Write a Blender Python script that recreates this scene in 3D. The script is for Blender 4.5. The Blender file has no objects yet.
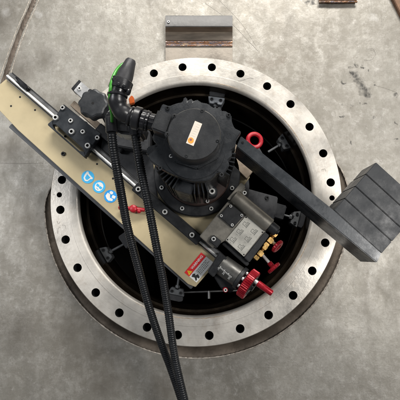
import bpy, bmesh, math, random
from mathutils import Vector, Matrix
random.seed(7)
PI = math.pi
S = 0.0025            # metres per unit (1 unit = 1 photo pixel at the flange face)
D = 440.0             # camera distance from the flange face, units
VX, VY = 207.0, 255.0 # foot of the camera's perpendicular on the wall
H0 = 1.25
sc = bpy.context.scene
C = sc.collection

# ---------------------------------------------------------------- camera, light
cam = bpy.data.objects.new('camera', bpy.data.cameras.new('camera')); C.objects.link(cam)
F_ = 440.0            # focal length in photo pixels
CP = Vector((0, -D*S, H0))
CF = Vector((-(VX-200)/F_, 1, (VY-200)/F_)).normalized()    # looking slightly up at the wall
CR = CF.cross(Vector((0, 0, 1))).normalized(); CU = CR.cross(CF)
cam.matrix_world = Matrix(((CR.x, CU.x, -CF.x, CP.x), (CR.y, CU.y, -CF.y, CP.y), (CR.z, CU.z, -CF.z, CP.z), (0, 0, 0, 1)))
cam.data.sensor_width = 36; cam.data.lens = 36*F_/400.0
cam.data.clip_start = 0.02; cam.data.clip_end = 200
sc.camera = cam
w = bpy.data.worlds.new('World'); sc.world = w; w.use_nodes = True
bg = w.node_tree.nodes['Background']
bg.inputs[0].default_value = (0.86, 0.93, 1.0, 1); bg.inputs[1].default_value = 0.11

def area(name, loc, target, size, size_y, power, col=(1, 1, 1)):
    l = bpy.data.lights.new(name, 'AREA'); l.shape = 'RECTANGLE'; l.size = size; l.size_y = size_y
    l.energy = power; l.color = col
    o = bpy.data.objects.new(name, l); C.objects.link(o); o.location = loc
    o.rotation_euler = (Vector(target)-Vector(loc)).to_track_quat('-Z', 'Y').to_euler()
    return o
area('ceiling_and_fill_light', (0.35, -1.9, H0+2.6), (0.1, 0, H0-0.2), 2.0, 0.7, 120, (1, 0.965, 0.91))
area('ceiling_and_fill_light', (-1.9, -2.1, H0+0.5), (0, 0, H0-0.2), 0.8, 0.5, 21, (0.97, 0.98, 1))  # low fill added from the left, not an actual ceiling lamp
area('ceiling_and_fill_light', (1.5, -2.3, H0+0.1), (0.1, 0, H0-0.2), 0.9, 0.5, 34, (1, 0.97, 0.93))  # fill added at the right to lift the lower parts, no real fixture
sc.view_settings.view_transform = 'Standard'; sc.view_settings.look = 'None'
sc.view_settings.exposure = 0.14; sc.view_settings.gamma = 1
sc.render.engine = 'CYCLES'

# ---------------------------------------------------------------- helpers
def V(px, py, z):
    d = CR*(px-200)+CU*(200-py)+CF*F_
    return CP+d*((-z*S-CP.y)/d.y)
def kz(px, py, z): return ((V(px+1, py, z)-V(px, py, z)).length+(V(px, py+1, z)-V(px, py, z)).length)/2/S
UA = math.radians(40.7)
UU = (math.cos(UA), math.sin(UA)); NN = (math.sin(UA), -math.cos(UA))
def rp(c, u, v): return (c[0]+u*UU[0]+v*NN[0], c[1]+u*UU[1]+v*NN[1])
def rrect(c, lu, lv): return [rp(c, -lu/2, -lv/2), rp(c, lu/2, -lv/2), rp(c, lu/2, lv/2), rp(c, -lu/2, lv/2)]
def line_rect(a, b, wd, off=0):
    d = Vector((b[0]-a[0], b[1]-a[1])).normalized(); n = Vector((d.y, -d.x))
    A, B = Vector(a)+n*off, Vector(b)+n*off
    return [tuple(A-n*wd/2), tuple(B-n*wd/2), tuple(B+n*wd/2), tuple(A+n*wd/2)]

class MB:
    def __init__(s): s.v = []; s.f = []; s.m = []
    def take(s, bm, mi=0):
        b = len(s.v); bm.verts.index_update()
        s.v += [v.co.copy() for v in bm.verts]
        for f in bm.faces: s.f.append([b+v.index for v in f.verts]); s.m.append(mi)
        bm.free(); return s
    def prism(s, poly, z0, z1, bev=0, mi=0, seg=2):
        """poly in photo pixels as seen at its front depth z1, extruded straight back to z0"""
        bm = bmesh.new(); t = [V(x, y, z1) for x, y in poly]
        n = sum((t[i].x*t[(i+1) % len(t)].z-t[(i+1) % len(t)].x*t[i].z) for i in range(len(t)))
        if n < 0: t.reverse()
        dv = Vector((0, (z1-z0)*S, 0))
        a = [bm.verts.new(p) for p in t]; b = [bm.verts.new(p+dv) for p in t]
        bm.faces.new(a); bm.faces.new(b[::-1]); L = len(t)
        for i in range(L): bm.faces.new((a[i], b[i], b[(i+1) % L], a[(i+1) % L]))
        bmesh.ops.recalc_face_normals(bm, faces=bm.faces)
        if bev: bmesh.ops.bevel(bm, geom=list(bm.edges), offset=bev*S, segments=seg, affect='EDGES', clamp_overlap=True)
        return s.take(bm, mi)
    def lathe(s, o, d, prof, n=32, rm=None, mi=0):
        """prof: (t, r) in units along direction d from point o"""
        d = Vector(d).normalized(); x = d.orthogonal().normalized(); y = d.cross(x)
        bm = bmesh.new(); rings = []
        for t, r in prof:
            if r <= 1e-6: rings.append([bm.verts.new(o+d*t*S)]); continue
            rings.append([bm.verts.new(o+d*t*S+(x*math.cos(2*PI*k/n)+y*math.sin(2*PI*k/n))*r*S*(rm(2*PI*k/n) if rm else 1)) for k in range(n)])
        for A, B in zip(rings, rings[1:]):
            for k in range(n):
                q = (k+1) % n
                if len(A) == 1 and len(B) == 1: continue
                if len(A) == 1: bm.faces.new((A[0], B[q], B[k]))
                elif len(B) == 1: bm.faces.new((A[k], A[q], B[0]))
                else: bm.faces.new((A[k], A[q], B[q], B[k]))
        bmesh.ops.recalc_face_normals(bm, faces=bm.faces)
        return s.take(bm, mi)
    def cyl(s, px, py, r, z0, z1, n=32, bev=0.4, mi=0, rm=None):
        """round, axis to the camera; r in photo pixels at depth z1"""
        k = kz(px, py, z1); R = r*k; h = z1-z0; o = V(px, py, z1)+Vector((0, h*S, 0))
        return s.lathe(o, (0, -1, 0), [(0, 0), (0, R), (h-bev, R), (h, R-bev), (h, 0)], n, rm, mi)
    def rod(s, a, b, r, n=16, bev=0.3, mi=0, rm=None):
        L = (b-a).length/S
        return s.lathe(a, b-a, [(0, 0), (0, r-bev), (bev, r), (L-bev, r), (L, r-bev), (L, 0)], n, rm, mi)
    def tube(s, pts, rad, n=12, mi=0, rm=None):
        bm = bmesh.new(); rings = []; x = None; N = len(pts)
        for i, p in enumerate(pts):
            t = (pts[min(i+1, N-1)]-pts[max(i-1, 0)]).normalized()
            x = t.orthogonal().normalized() if x is None else (x-t*x.dot(t)).normalized()
            y = t.cross(x); r = rad(i) if callable(rad) else rad
            rings.append([bm.verts.new(p+(x*math.cos(2*PI*k/n)+y*math.sin(2*PI*k/n))*r*S) for k in range(n)])
        for A, B in zip(rings, rings[1:]):
            for k in range(n): bm.faces.new((A[k], A[(k+1) % n], B[(k+1) % n], B[k]))
        bm.faces.new(rings[0][::-1]); bm.faces.new(rings[-1])
        bmesh.ops.recalc_face_normals(bm, faces=bm.faces)
        return s.take(bm, mi)
    def box(s, c, ax, ay, az, bev=0, mi=0):
        """oriented box, half-axis vectors in world"""
        bm = bmesh.new(); vs = {}
        for i in (-1, 1):
            for j in (-1, 1):
                for k in (-1, 1): vs[i, j, k] = bm.verts.new(c+ax*i+ay*j+az*k)
        for q in (((-1,-1,-1),(-1,-1,1),(-1,1,1),(-1,1,-1)), ((1,-1,-1),(1,1,-1),(1,1,1),(1,-1,1)), ((-1,-1,-1),(1,-1,-1),(1,-1,1),(-1,-1,1)),
                  ((-1,1,-1),(-1,1,1),(1,1,1),(1,1,-1)), ((-1,-1,-1),(-1,1,-1),(1,1,-1),(1,-1,-1)), ((-1,-1,1),(1,-1,1),(1,1,1),(-1,1,1))):
            bm.faces.new([vs[k] for k in q])
        bmesh.ops.recalc_face_normals(bm, faces=bm.faces)
        if bev: bmesh.ops.bevel(bm, geom=list(bm.edges), offset=bev*S, segments=2, affect='EDGES', clamp_overlap=True)
        return s.take(bm, mi)
    def text(s, txt, c, size, ang, z, th=0.15, mi=0, sx=1.0, bold=0.0):
        cu = bpy.data.curves.new('txt', 'FONT'); cu.body = txt; cu.size = size; cu.offset = size*bold
        cu.align_x = 'CENTER'; cu.align_y = 'CENTER'; cu.resolution_u = 2
        o = bpy.data.objects.new('txt', cu); C.objects.link(o)
        dg = bpy.context.evaluated_depsgraph_get()
        me = bpy.data.meshes.new_from_object(o.evaluated_get(dg))
        bpy.data.objects.remove(o); a = math.radians(ang)
        b = len(s.v)
        for v in me.vertices:
            X, Y = v.co.x*sx, -v.co.y
            s.v.append(V(c[0]+X*math.cos(a)-Y*math.sin(a), c[1]+X*math.sin(a)+Y*math.cos(a), z+th))
        for p in me.polygons: s.f.append([b+i for i in p.vertices]); s.m.append(mi)
        bpy.data.meshes.remove(me); bpy.data.curves.remove(cu)
        return s
    def build(s, name, mats, parent=None, origin=None, ang=32, label=None):
        if not isinstance(mats, (list, tuple)): mats = [mats]
        if origin is None:
            lo = Vector([min(v[i] for v in s.v) for i in range(3)]); hi = Vector([max(v[i] for v in s.v) for i in range(3)])
            origin = (lo+hi)/2
        me = bpy.data.meshes.new(name); me.from_pydata([v-origin for v in s.v], [], s.f)
        for m in mats: me.materials.append(m)
        for p, i in zip(me.polygons, s.m): p.material_index = i; p.use_smooth = True
        me.update(); me.set_sharp_from_angle(angle=math.radians(ang))
        o = bpy.data.objects.new(name, me); C.objects.link(o)
        if parent is not None:
            o.parent = parent; o.location = origin-wloc(parent)
        else: o.location = origin
        if label: o['label'] = label
        return o
def wloc(o):
    p = Vector(o.location)
    while o.parent: o = o.parent; p += o.location
    return p
def tag(o, label=None, cat=None, group=None, kind=None):
    if label: o['label'] = label
    if cat: o['category'] = cat
    if group: o['group'] = group
    if kind: o['kind'] = kind
    return o
def thing(name, loc, label, cat, group=None):
    o = bpy.data.objects.new(name, None); C.objects.link(o); o.location = loc; o.empty_display_size = 0.02
    return tag(o, label, cat, group)
def smooth_path(ctrl, step):
    """Catmull-Rom through control points, resampled at an even step (units)"""
    P = [ctrl[0]*2-ctrl[1]]+list(ctrl)+[ctrl[-1]*2-ctrl[-2]]; out = []
    for i in range(1, len(P)-2):
        for k in range(40):
            t = k/40; a, b, c, d = P[i-1], P[i], P[i+1], P[i+2]
            out.append(0.5*((2*b)+(c-a)*t+(2*a-5*b+4*c-d)*t*t+(3*b-a-3*c+d)*t**3))
    out.append(P[-2]); res = [out[0]]; acc = 0; st = step*S
    for a, b in zip(out, out[1:]):
        L = (b-a).length
        while acc+L >= st:
            a = a+(b-a)*((st-acc)/L); L = (b-a).length; acc = 0; res.append(a.copy())
            if L < 1e-9: break
        acc += L
    return res

# ---------------------------------------------------------------- materials
def mat(name, col, metal=0.0, rough=0.5, var=0.15, nscale=30, bump=0.08, bscale=300, dirt=0.0, dcol=(0.03, 0.025, 0.02), stretch=None, spec=0.5, rvar=0.15):
    m = bpy.data.materials.new(name); m.use_nodes = True; nt = m.node_tree; N = nt.nodes; L = nt.links
    b = N['Principled BSDF']; b.inputs['Metallic'].default_value = metal; b.inputs['Specular IOR Level'].default_value = spec
    g = N.new('ShaderNodeNewGeometry'); src = g.outputs['Position']
    if stretch:
        mp = N.new('ShaderNodeMapping'); mp.inputs['Rotation'].default_value = stretch[1]; mp.inputs['Scale'].default_value = stretch[0]
        L.new(src, mp.inputs[0]); src = mp.outputs[0]
    n = N.new('ShaderNodeTexNoise'); n.inputs['Scale'].default_value = nscale; n.inputs['Detail'].default_value = 6; n.inputs['Roughness'].default_value = 0.65
    L.new(src, n.inputs['Vector'])
    r = N.new('ShaderNodeValToRGB'); r.color_ramp.elements[0].position = 0.3; r.color_ramp.elements[1].position = 0.7
    r.color_ramp.elements[0].color = (*[c*(1-var) for c in col], 1); r.color_ramp.elements[1].color = (*[min(1, c*(1+var)) for c in col], 1)
    L.new(n.outputs['Fac'], r.inputs[0]); out = r.outputs[0]
    if dirt:
        n2 = N.new('ShaderNodeTexNoise'); n2.inputs['Scale'].default_value = nscale*2.3; n2.inputs['Detail'].default_value = 8; n2.inputs['Roughness'].default_value = 0.75
        L.new(g.outputs['Position'], n2.inputs['Vector'])
        mr = N.new('ShaderNodeMapRange'); mr.inputs['From Min'].default_value = 0.5; mr.inputs['From Max'].default_value = 0.72; mr.inputs['To Max'].default_value = dirt
        L.new(n2.outputs['Fac'], mr.inputs['Value'])
        mx = N.new('ShaderNodeMix'); mx.data_type = 'RGBA'; L.new(mr.outputs[0], mx.inputs[0]); L.new(out, mx.inputs[6]); mx.inputs[7].default_value = (*dcol, 1)
        out = mx.outputs[2]
    L.new(out, b.inputs['Base Color'])
    rr = N.new('ShaderNodeMapRange'); rr.inputs['From Min'].default_value = 0.3; rr.inputs['From Max'].default_value = 0.7
    rr.inputs['To Min'].default_value = max(0.05, rough-rvar); rr.inputs['To Max'].default_value = min(1, rough+rvar)
    L.new(n.outputs['Fac'], rr.inputs['Value']); L.new(rr.outputs[0], b.inputs['Roughness'])
    if bump:
        nb = N.new('ShaderNodeTexNoise'); nb.inputs['Scale'].default_value = bscale; nb.inputs['Detail'].default_value = 4; L.new(src, nb.inputs['Vector'])
        bp = N.new('ShaderNodeBump'); bp.inputs['Strength'].default_value = bump; bp.inputs['Distance'].default_value = 0.002
        L.new(nb.outputs['Fac'], bp.inputs['Height']); L.new(bp.outputs[0], b.inputs['Normal'])
    return m
M = {}
M['flange'] = mat('machined_flange_steel', (0.64, 0.605, 0.55), 0.5, 0.36, 0.14, 8, 0.12, 130, 0.55, (0.36, 0.28, 0.2))
M['bore'] = mat('dark_bore_steel', (0.045, 0.033, 0.022), 0.8, 0.24, 0.6, 10, 0.1, 60, 0.5, (0.02, 0.015, 0.01))
M['neck'] = mat('brown_neck_steel', (0.052, 0.041, 0.032), 0.5, 0.42, 0.5, 12, 0.25, 90, 0.5, (0.05, 0.035, 0.025))
M['weld'] = mat('weld_metal', (0.50, 0.45, 0.39), 0.5, 0.45, 0.4, 60, 0.5, 220, 0.4, (0.12, 0.06, 0.03))
M['dark'] = mat('vessel_inside_shade', (0.012, 0.011, 0.010), 0.0, 0.9, 0.3, 10, 0)  # the unlit depth of the vessel is painted in as near-black
M['gold'] = mat('champagne_anodised_plate', (0.50, 0.415, 0.255), 0.30, 0.42, 0.08, 9, 0.04, 300, 0.28, (0.34, 0.27, 0.16), rvar=0.12)
M['black'] = mat('black_anodised', (0.013, 0.014, 0.016), 0.1, 0.40, 0.25, 22, 0.05, 300, 0.3, (0.06, 0.06, 0.058), spec=0.4)
M['motor'] = mat('charcoal_motor_paint', (0.016, 0.018, 0.021), 0.0, 0.36, 0.25, 14, 0.12, 420, 0.5, (0.06, 0.062, 0.064))
M['cover'] = mat('charcoal_cover_paint', (0.018, 0.019, 0.021), 0.0, 0.38, 0.2, 12, 0.10, 520, 0.5, (0.045, 0.045, 0.043))
M['rubber'] = mat('black_plastic', (0.014, 0.014, 0.016), 0.0, 0.30, 0.2, 40, 0.05, 300)
M['hose'] = mat('black_hose_plastic', (0.008, 0.009, 0.011), 0.0, 0.42, 0.3, 60, 0.06, 400, 0.3, (0.03, 0.03, 0.03), spec=0.4)
M['steel'] = mat('bright_steel', (0.74, 0.74, 0.72), 0.6, 0.34, 0.12, 60, 0.05, 300, 0.2, (0.2, 0.18, 0.15))
M['satin'] = mat('satin_rail_steel', (0.16, 0.16, 0.16), 0.6, 0.42, 0.2, 40, 0.04, 300)
M['box'] = mat('brown_grey_gearbox_paint', (0.23, 0.215, 0.185), 0.6, 0.36, 0.12, 25, 0.05, 300, 0.15, (0.06, 0.055, 0.045))
M['brownbar'] = mat('brown_bar_steel', (0.25, 0.2, 0.15), 0.4, 0.42, 0.2, 30, 0.05, 300)
M['edgerail'] = mat('slate_edge_rail', (0.085, 0.088, 0.094), 0.3, 0.45, 0.15, 30, 0.04, 300)
M['arm'] = mat('slate_arm_steel', (0.028, 0.032, 0.037), 0.1, 0.30, 0.2, 30, 0.05, 200, 0.4, (0.05, 0.052, 0.055), spec=0.4)
M['weight'] = mat('slate_weight_steel', (0.018, 0.020, 0.023), 0.05, 0.42, 0.15, 34, 0.05, 200, 0.15, (0.045, 0.048, 0.052), spec=0.35)
M['red'] = mat('red_anodised', (0.28, 0.006, 0.015), 0.4, 0.32, 0.3, 40, 0.03, 300)
M['redpaint'] = mat('red_gloss_paint', (0.36, 0.008, 0.018), 0.0, 0.33, 0.25, 40, 0.05, 300, 0.35, (0.22, 0.01, 0.015))
M['brass'] = mat('brass', (0.80, 0.50, 0.18), 0.9, 0.28, 0.12, 60, 0.05, 300)
M['plate'] = mat('etched_plate', (0.42, 0.41, 0.37), 0.4, 0.40, 0.08, 40, 0.03, 300, 0.15, (0.3, 0.28, 0.24))
M['ink'] = mat('black_ink', (0.02, 0.02, 0.02), 0, 0.6, 0.1, 20, 0)
M['inkgrey'] = mat('grey_ink', (0.16, 0.16, 0.145), 0, 0.6, 0.1, 20, 0)
M['white'] = mat('white_sticker', (0.82, 0.82, 0.80), 0, 0.4, 0.06, 40, 0, 300, 0.2, (0.5, 0.48, 0.43))
M['cream'] = mat('cream_sticker', (0.62, 0.55, 0.47), 0, 0.45, 0.04, 40, 0)
M['blue'] = mat('blue_sticker', (0.02, 0.32, 0.78), 0, 0.4, 0.04, 40, 0)
M['skyblue'] = mat('sky_blue_sticker', (0.05, 0.46, 0.84), 0, 0.4, 0.04, 40, 0)
M['signred'] = mat('red_sticker', (0.75, 0.02, 0.025), 0, 0.4, 0.05, 40, 0)
M['yellow'] = mat('yellow_sticker', (0.85, 0.55, 0.02), 0, 0.4, 0.05, 40, 0)
M['orange'] = mat('orange_plastic', (0.62, 0.13, 0.03), 0, 0.4, 0.1, 40, 0)
M['green'] = mat('green_wire', (0.05, 0.30, 0.03), 0, 0.35, 0.15, 40, 0)
M['foot'] = mat('grey_cast_foot', (0.10, 0.105, 0.11), 0.3, 0.45, 0.25, 40, 0.15, 200, 0.2, (0.03, 0.03, 0.03))
M['spider'] = mat('matt_black_support', (0.026, 0.027, 0.03), 0.1, 0.45, 0.3, 30, 0.08, 200)
M['rust'] = mat('rusty_steel', (0.20, 0.115, 0.07), 0.2, 0.7, 0.4, 40, 0.3, 150, 0.5, (0.08, 0.035, 0.018))
M['rustline'] = mat('pale_rust', (0.42, 0.33, 0.24), 0.1, 0.6, 0.4, 60, 0.1)
M['hole'] = mat('hole_shade_black', (0.006, 0.006, 0.006), 0, 0.8, 0.1, 20, 0)  # near-black paints in the shade down holes and recesses

def add_turning(m):
    nt = m.node_tree; N = nt.nodes; L = nt.links; b = N['Principled BSDF']
    g = N.new('ShaderNodeNewGeometry'); ds = N.new('ShaderNodeVectorMath'); ds.operation = 'DISTANCE'
    L.new(g.outputs['Position'], ds.inputs[0]); ds.inputs[1].default_value = (-11.655*S, 0, 58.94*S+H0)
    n = N.new('ShaderNodeTexNoise'); n.noise_dimensions = '1D'; n.inputs['Scale'].default_value = 420; n.inputs['Detail'].default_value = 3
    L.new(ds.outputs['Value'], n.inputs['W'])
    old = b.inputs['Base Color'].links[0].from_socket
    mx = N.new('ShaderNodeMix'); mx.data_type = 'RGBA'; mx.blend_type = 'MULTIPLY'; mx.inputs[0].default_value = 0.35
    mr = N.new('ShaderNodeMapRange'); mr.inputs[1].default_value = 0.3; mr.inputs[2].default_value = 0.7; mr.inputs[3].default_value = 0.78; mr.inputs[4].default_value = 1.0
    L.new(n.outputs['Fac'], mr.inputs[0]); L.new(old, mx.inputs[6]); L.new(mr.outputs[0], mx.inputs[7]); L.new(mx.outputs[2], b.inputs['Base Color'])
    ob = b.inputs['Normal'].links[0].from_node
    bp = N.new('ShaderNodeBump'); bp.inputs['Strength'].default_value = 0.06; bp.inputs['Distance'].default_value = 0.001
    L.new(n.outputs['Fac'], bp.inputs['Height']); L.new(ob.outputs[0], bp.inputs['Normal']); L.new(bp.outputs[0], b.inputs['Normal'])
add_turning(M['flange'])
def heat_tint(name):
    m = mat(name, (0.4, 0.36, 0.32), 0.6, 0.35, 0.3, 60, 0.5, 260)
    nt = m.node_tree; N = nt.nodes; L = nt.links; b = N['Principled BSDF']
    g = N.new('ShaderNodeNewGeometry'); mp = N.new('ShaderNodeMapping'); mp.inputs['Scale'].default_value = (16, 1, 120)
    mp.inputs['Rotation'].default_value = (0, 0.1, 0)
    L.new(g.outputs['Position'], mp.inputs[0])
    n = N.new('ShaderNodeTexNoise'); n.inputs['Scale'].default_value = 2.2; n.inputs['Detail'].default_value = 3; L.new(mp.outputs[0], n.inputs[0])
    r = N.new('ShaderNodeValToRGB'); e = r.color_ramp.elements
    e[0].position = 0.3; e[0].color = (0.50, 0.46, 0.42, 1); e[1].position = 0.72; e[1].color = (0.6, 0.5, 0.4, 1)
    for p, c in ((0.42, (0.22, 0.09, 0.05)), (0.48, (0.42, 0.25, 0.13)), (0.53, (0.13, 0.15, 0.22)), (0.58, (0.30, 0.22, 0.2)), (0.64, (0.32, 0.20, 0.12))):
        x = e.new(p); x.color = (*c, 1)
    L.new(n.outputs['Fac'], r.inputs[0]); L.new(r.outputs[0], b.inputs['Base Color'])
    return m
M['tint'] = heat_tint('heat_tinted_weld')

def wall_material():
    m = bpy.data.materials.new('scuffed_vessel_steel'); m.use_nodes = True; nt = m.node_tree; N = nt.nodes; L = nt.links
    b = N['Principled BSDF']; g = N.new('ShaderNodeNewGeometry'); pos = g.outputs['Position']
    def noise(sc_, det, ro, scale=(1, 1, 1), rot=(0, 0, 0), dist=0):
        mp = N.new('ShaderNodeMapping'); mp.inputs['Scale'].default_value = scale; mp.inputs['Rotation'].default_value = rot; L.new(pos, mp.inputs[0])
        n = N.new('ShaderNodeTexNoise'); n.inputs['Scale'].default_value = sc_; n.inputs['Detail'].default_value = det; n.inputs['Roughness'].default_value = ro
        n.inputs['Distortion'].default_value = dist; L.new(mp.outputs[0], n.inputs[0]); return n.outputs['Fac']
    def rng(x, a, bb, c, d):
        r = N.new('ShaderNodeMapRange'); L.new(x, r.inputs[0])
        for i, v in enumerate((a, bb, c, d)): r.inputs[i+1].default_value = v
        return r.outputs[0]
    def mixc(f, A, B, mode='MIX'):
        x = N.new('ShaderNodeMix'); x.data_type = 'RGBA'; x.blend_type = mode
        if isinstance(f, float): x.inputs[0].default_value = f
        else: L.new(f, x.inputs[0])
        for s_, v in ((6, A), (7, B)):
            if isinstance(v, tuple): x.inputs[s_].default_value = (*v, 1)
            else: L.new(v, x.inputs[s_])
        return x.outputs[2]
    big = noise(2.6, 7, 0.62, dist=0.3)
    r = N.new('ShaderNodeValToRGB'); e = r.color_ramp.elements
    e[0].position = 0.3; e[0].color = (0.205, 0.190, 0.162, 1); e[1].position = 0.7; e[1].color = (0.335, 0.32, 0.285, 1)
    L.new(big, r.inputs[0]); col = r.outputs[0]
    fine = noise(24, 10, 0.78, dist=0.15)
    col = mixc(rng(fine, 0.45, 0.72, 0, 0.65), col, (0.52, 0.50, 0.465))
    mid = noise(9, 9, 0.7, scale=(1.3, 1, 0.7), dist=0.3)
    col = mixc(rng(mid, 0.5, 0.72, 0, 0.2), col, (0.20, 0.18, 0.15))
    grit = noise(85, 12, 0.82)
    col = mixc(rng(grit, 0.50, 0.66, 0, 0.5), col, (0.19, 0.172, 0.145))
    col = mixc(rng(noise(60, 12, 0.8, scale=(1, 1, .8)), 0.55, 0.68, 0, 0.55), col, (0.58, 0.56, 0.53))
    wipe = noise(5, 8, 0.7, scale=(0.5, 1, 3.5), rot=(0, -0.7, 0))
    col = mixc(rng(wipe, 0.52, 0.7, 0, 0.3), col, (0.20, 0.185, 0.16))
    fine2 = noise(45, 8, 0.7, scale=(1, 1, 0.6), rot=(0, 0.3, 0))
    col = mixc(rng(fine2, 0.5, 0.74, 0, 0.42), col, (0.17, 0.155, 0.13))
    streak = noise(9, 6, 0.6, scale=(6, 1, 0.5), rot=(0, 0.12, 0))
    col = mixc(rng(streak, 0.5, 0.75, 0, 0.25), col, (0.19, 0.17, 0.145))
    brush = noise(60, 3, 0.5, scale=(0.25, 1, 4), rot=(0, 0.9, 0), dist=0.2)
    col = mixc(rng(brush, 0.62, 0.76, 0, 0.12), col, (0.55, 0.53, 0.5))
    for rot_, off in ((0.75, 0.0), (-0.5, 3.0), (0.15, 7.0)):
        ln = noise(22, 4, 0.55, scale=(9, 1, 0.35), rot=(0, rot_, off*0.01), dist=0.05); mk = noise(6+off*.4, 3, 0.6, rot=(0, off, 0))
        m1 = N.new('ShaderNodeMath'); m1.operation = 'MULTIPLY'; L.new(rng(ln, 0.63, 0.72, 0, 1), m1.inputs[0]); L.new(rng(mk, 0.5, 0.64, 0, 0.35 if off != 3.0 else 0.12), m1.inputs[1])
        col = mixc(m1.outputs[0], col, (0.15, 0.14, 0.12) if off != 3.0 else (0.56, 0.55, 0.52))
    # grinding swirls
    vo = N.new('ShaderNodeTexVoronoi'); vo.inputs['Scale'].default_value = 7; vo.inputs['Randomness'].default_value = 1; L.new(pos, vo.inputs[0])
    wv = N.new('ShaderNodeMath'); wv.operation = 'MULTIPLY'; L.new(vo.outputs['Distance'], wv.inputs[0]); wv.inputs[1].default_value = 260
    sn = N.new('ShaderNodeMath'); sn.operation = 'SINE'; L.new(wv.outputs[0], sn.inputs[0])
    msk = noise(11, 3, 0.6)
    mu = N.new('ShaderNodeMath'); mu.operation = 'MULTIPLY'; L.new(rng(sn.outputs[0], 0.6, 1, 0, 1), mu.inputs[0]); L.new(rng(msk, 0.55, 0.7, 0, 0.10), mu.inputs[1])
    col = mixc(mu.outputs[0], col, (0.16, 0.15, 0.135))
    # shaped stains: real marks, plus painted-in shade, at their places on the wall
    nv = N.new('ShaderNodeTexNoise'); nv.inputs['Scale'].default_value = 70; nv.inputs['Detail'].default_value = 4; L.new(pos, nv.inputs[0])
    sub = N.new('ShaderNodeVectorMath'); sub.operation = 'SUBTRACT'; L.new(nv.outputs['Color'], sub.inputs[0]); sub.inputs[1].default_value = (0.5, 0.5, 0.5)
    sca = N.new('ShaderNodeVectorMath'); sca.operation = 'SCALE'; L.new(sub.outputs[0], sca.inputs[0]); sca.inputs['Scale'].default_value = 0.034
    add = N.new('ShaderNodeVectorMath'); add.operation = 'ADD'; L.new(pos, add.inputs[0]); L.new(sca.outputs[0], add.inputs[1])
    def patches(lst, soft):
        acc = None
        for px, py, rd in lst:
            p = V(px, py, -35)
            ds = N.new('ShaderNodeVectorMath'); ds.operation = 'DISTANCE'; L.new(add.outputs[0], ds.inputs[0]); ds.inputs[1].default_value = p
            o = rng(ds.outputs['Value'], rd*S*soft, rd*S*1.15, 1, 0)
            if acc is None: acc = o
            else:
                mxn = N.new('ShaderNodeMath'); mxn.operation = 'MAXIMUM'; L.new(acc, mxn.inputs[0]); L.new(o, mxn.inputs[1]); acc = mxn.outputs[0]
        return acc
    dark = patches([(350,67.5,3.2),(355,76,5),(361,84,6),(366,92,6),(356,65,2.3),(362.5,66.5,2.2),(368.5,71.5,1.8),(343,82.5,2.4),(352,74,4),(357,81,5),(363,89,5.5),(367,96,4.5),(375,85,1.8),(395.5,96,2.6),
                   (350,107,2),(359,103,2.4),(342,117,2.3),(374,117,2),(396,122,2.4),(350,142,2),(396,140,2),(366,104,2),(342,105,1.6),(313,4,4),(308,2,4)], 0.2)
    gate = rng(noise(120, 4, 0.7), 0.30, 0.52, 0.45, 0.95)
    mm = N.new('ShaderNodeMath'); mm.operation = 'MULTIPLY'; L.new(rng(dark, 0.05, 0.9, 0, 1), mm.inputs[0]); L.new(gate, mm.inputs[1])
    col = mixc(mm.outputs[0], col, (0.045, 0.043, 0.04))
    soft = patches([(262,64,9),(272,64,8),(281,61,5),(250,62,5)], 0.7)
    ms = N.new('ShaderNodeMath'); ms.operation = 'MULTIPLY'; L.new(soft, ms.inputs[0]); ms.inputs[1].default_value = 0.42
    col = mixc(ms.outputs[0], col, (0.16, 0.135, 0.11))
    stain_shade = patches([(70,330,24),(105,385,26),(10,150,22),(45,60,16),(160,390,16),(55,250,20),(95,350,34),(30,220,30),(20,70,22),(0,20,30),(20,330,26)], 0.0)  # broad dark patches: dirty streaks plus shade painted into the wall colour
    ms2 = N.new('ShaderNodeMath'); ms2.operation = 'MULTIPLY'; L.new(stain_shade, ms2.inputs[0]); ms2.inputs[1].default_value = 0.62
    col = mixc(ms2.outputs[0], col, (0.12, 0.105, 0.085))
    whitish = patches([(64,200,10),(6,12,7),(38,14,5),(374,18,6),(60,225,5)], 0.0)  # whitish marks blended over the steel
    ms3 = N.new('ShaderNodeMath'); ms3.operation = 'MULTIPLY'; L.new(whitish, ms3.inputs[0]); ms3.inputs[1].default_value = 0.35
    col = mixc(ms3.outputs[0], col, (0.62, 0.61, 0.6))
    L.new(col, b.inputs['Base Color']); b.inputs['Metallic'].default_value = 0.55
    L.new(rng(mid, 0.35, 0.65, 0.40, 0.6), b.inputs['Roughness'])
    bp = N.new('ShaderNodeBump'); bp.inputs['Strength'].default_value = 0.35; bp.inputs['Distance'].default_value = 0.0025
    h = N.new('ShaderNodeMath'); h.operation = 'ADD'; L.new(fine, h.inputs[0]); L.new(big, h.inputs[1])
    L.new(h.outputs[0], bp.inputs['Height']); L.new(bp.outputs[0], b.inputs['Normal'])
    return m
M['pen'] = mat('pencil_grey', (0.30, 0.28, 0.26), 0.1, 0.5, 0.4, 60, 0)
M['seam'] = mat('brown_seam', (0.12, 0.095, 0.075), 0.4, 0.5, 0.4, 40, 0.4, 120, 0.5, (0.10, 0.07, 0.05), stretch=((3, 1, .6), (0, .35, 0)))
M['scratch'] = mat('scratch_grey', (0.23, 0.215, 0.19), 0.3, 0.5, 0.4, 60, 0)
M['wall'] = wall_material()


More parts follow.
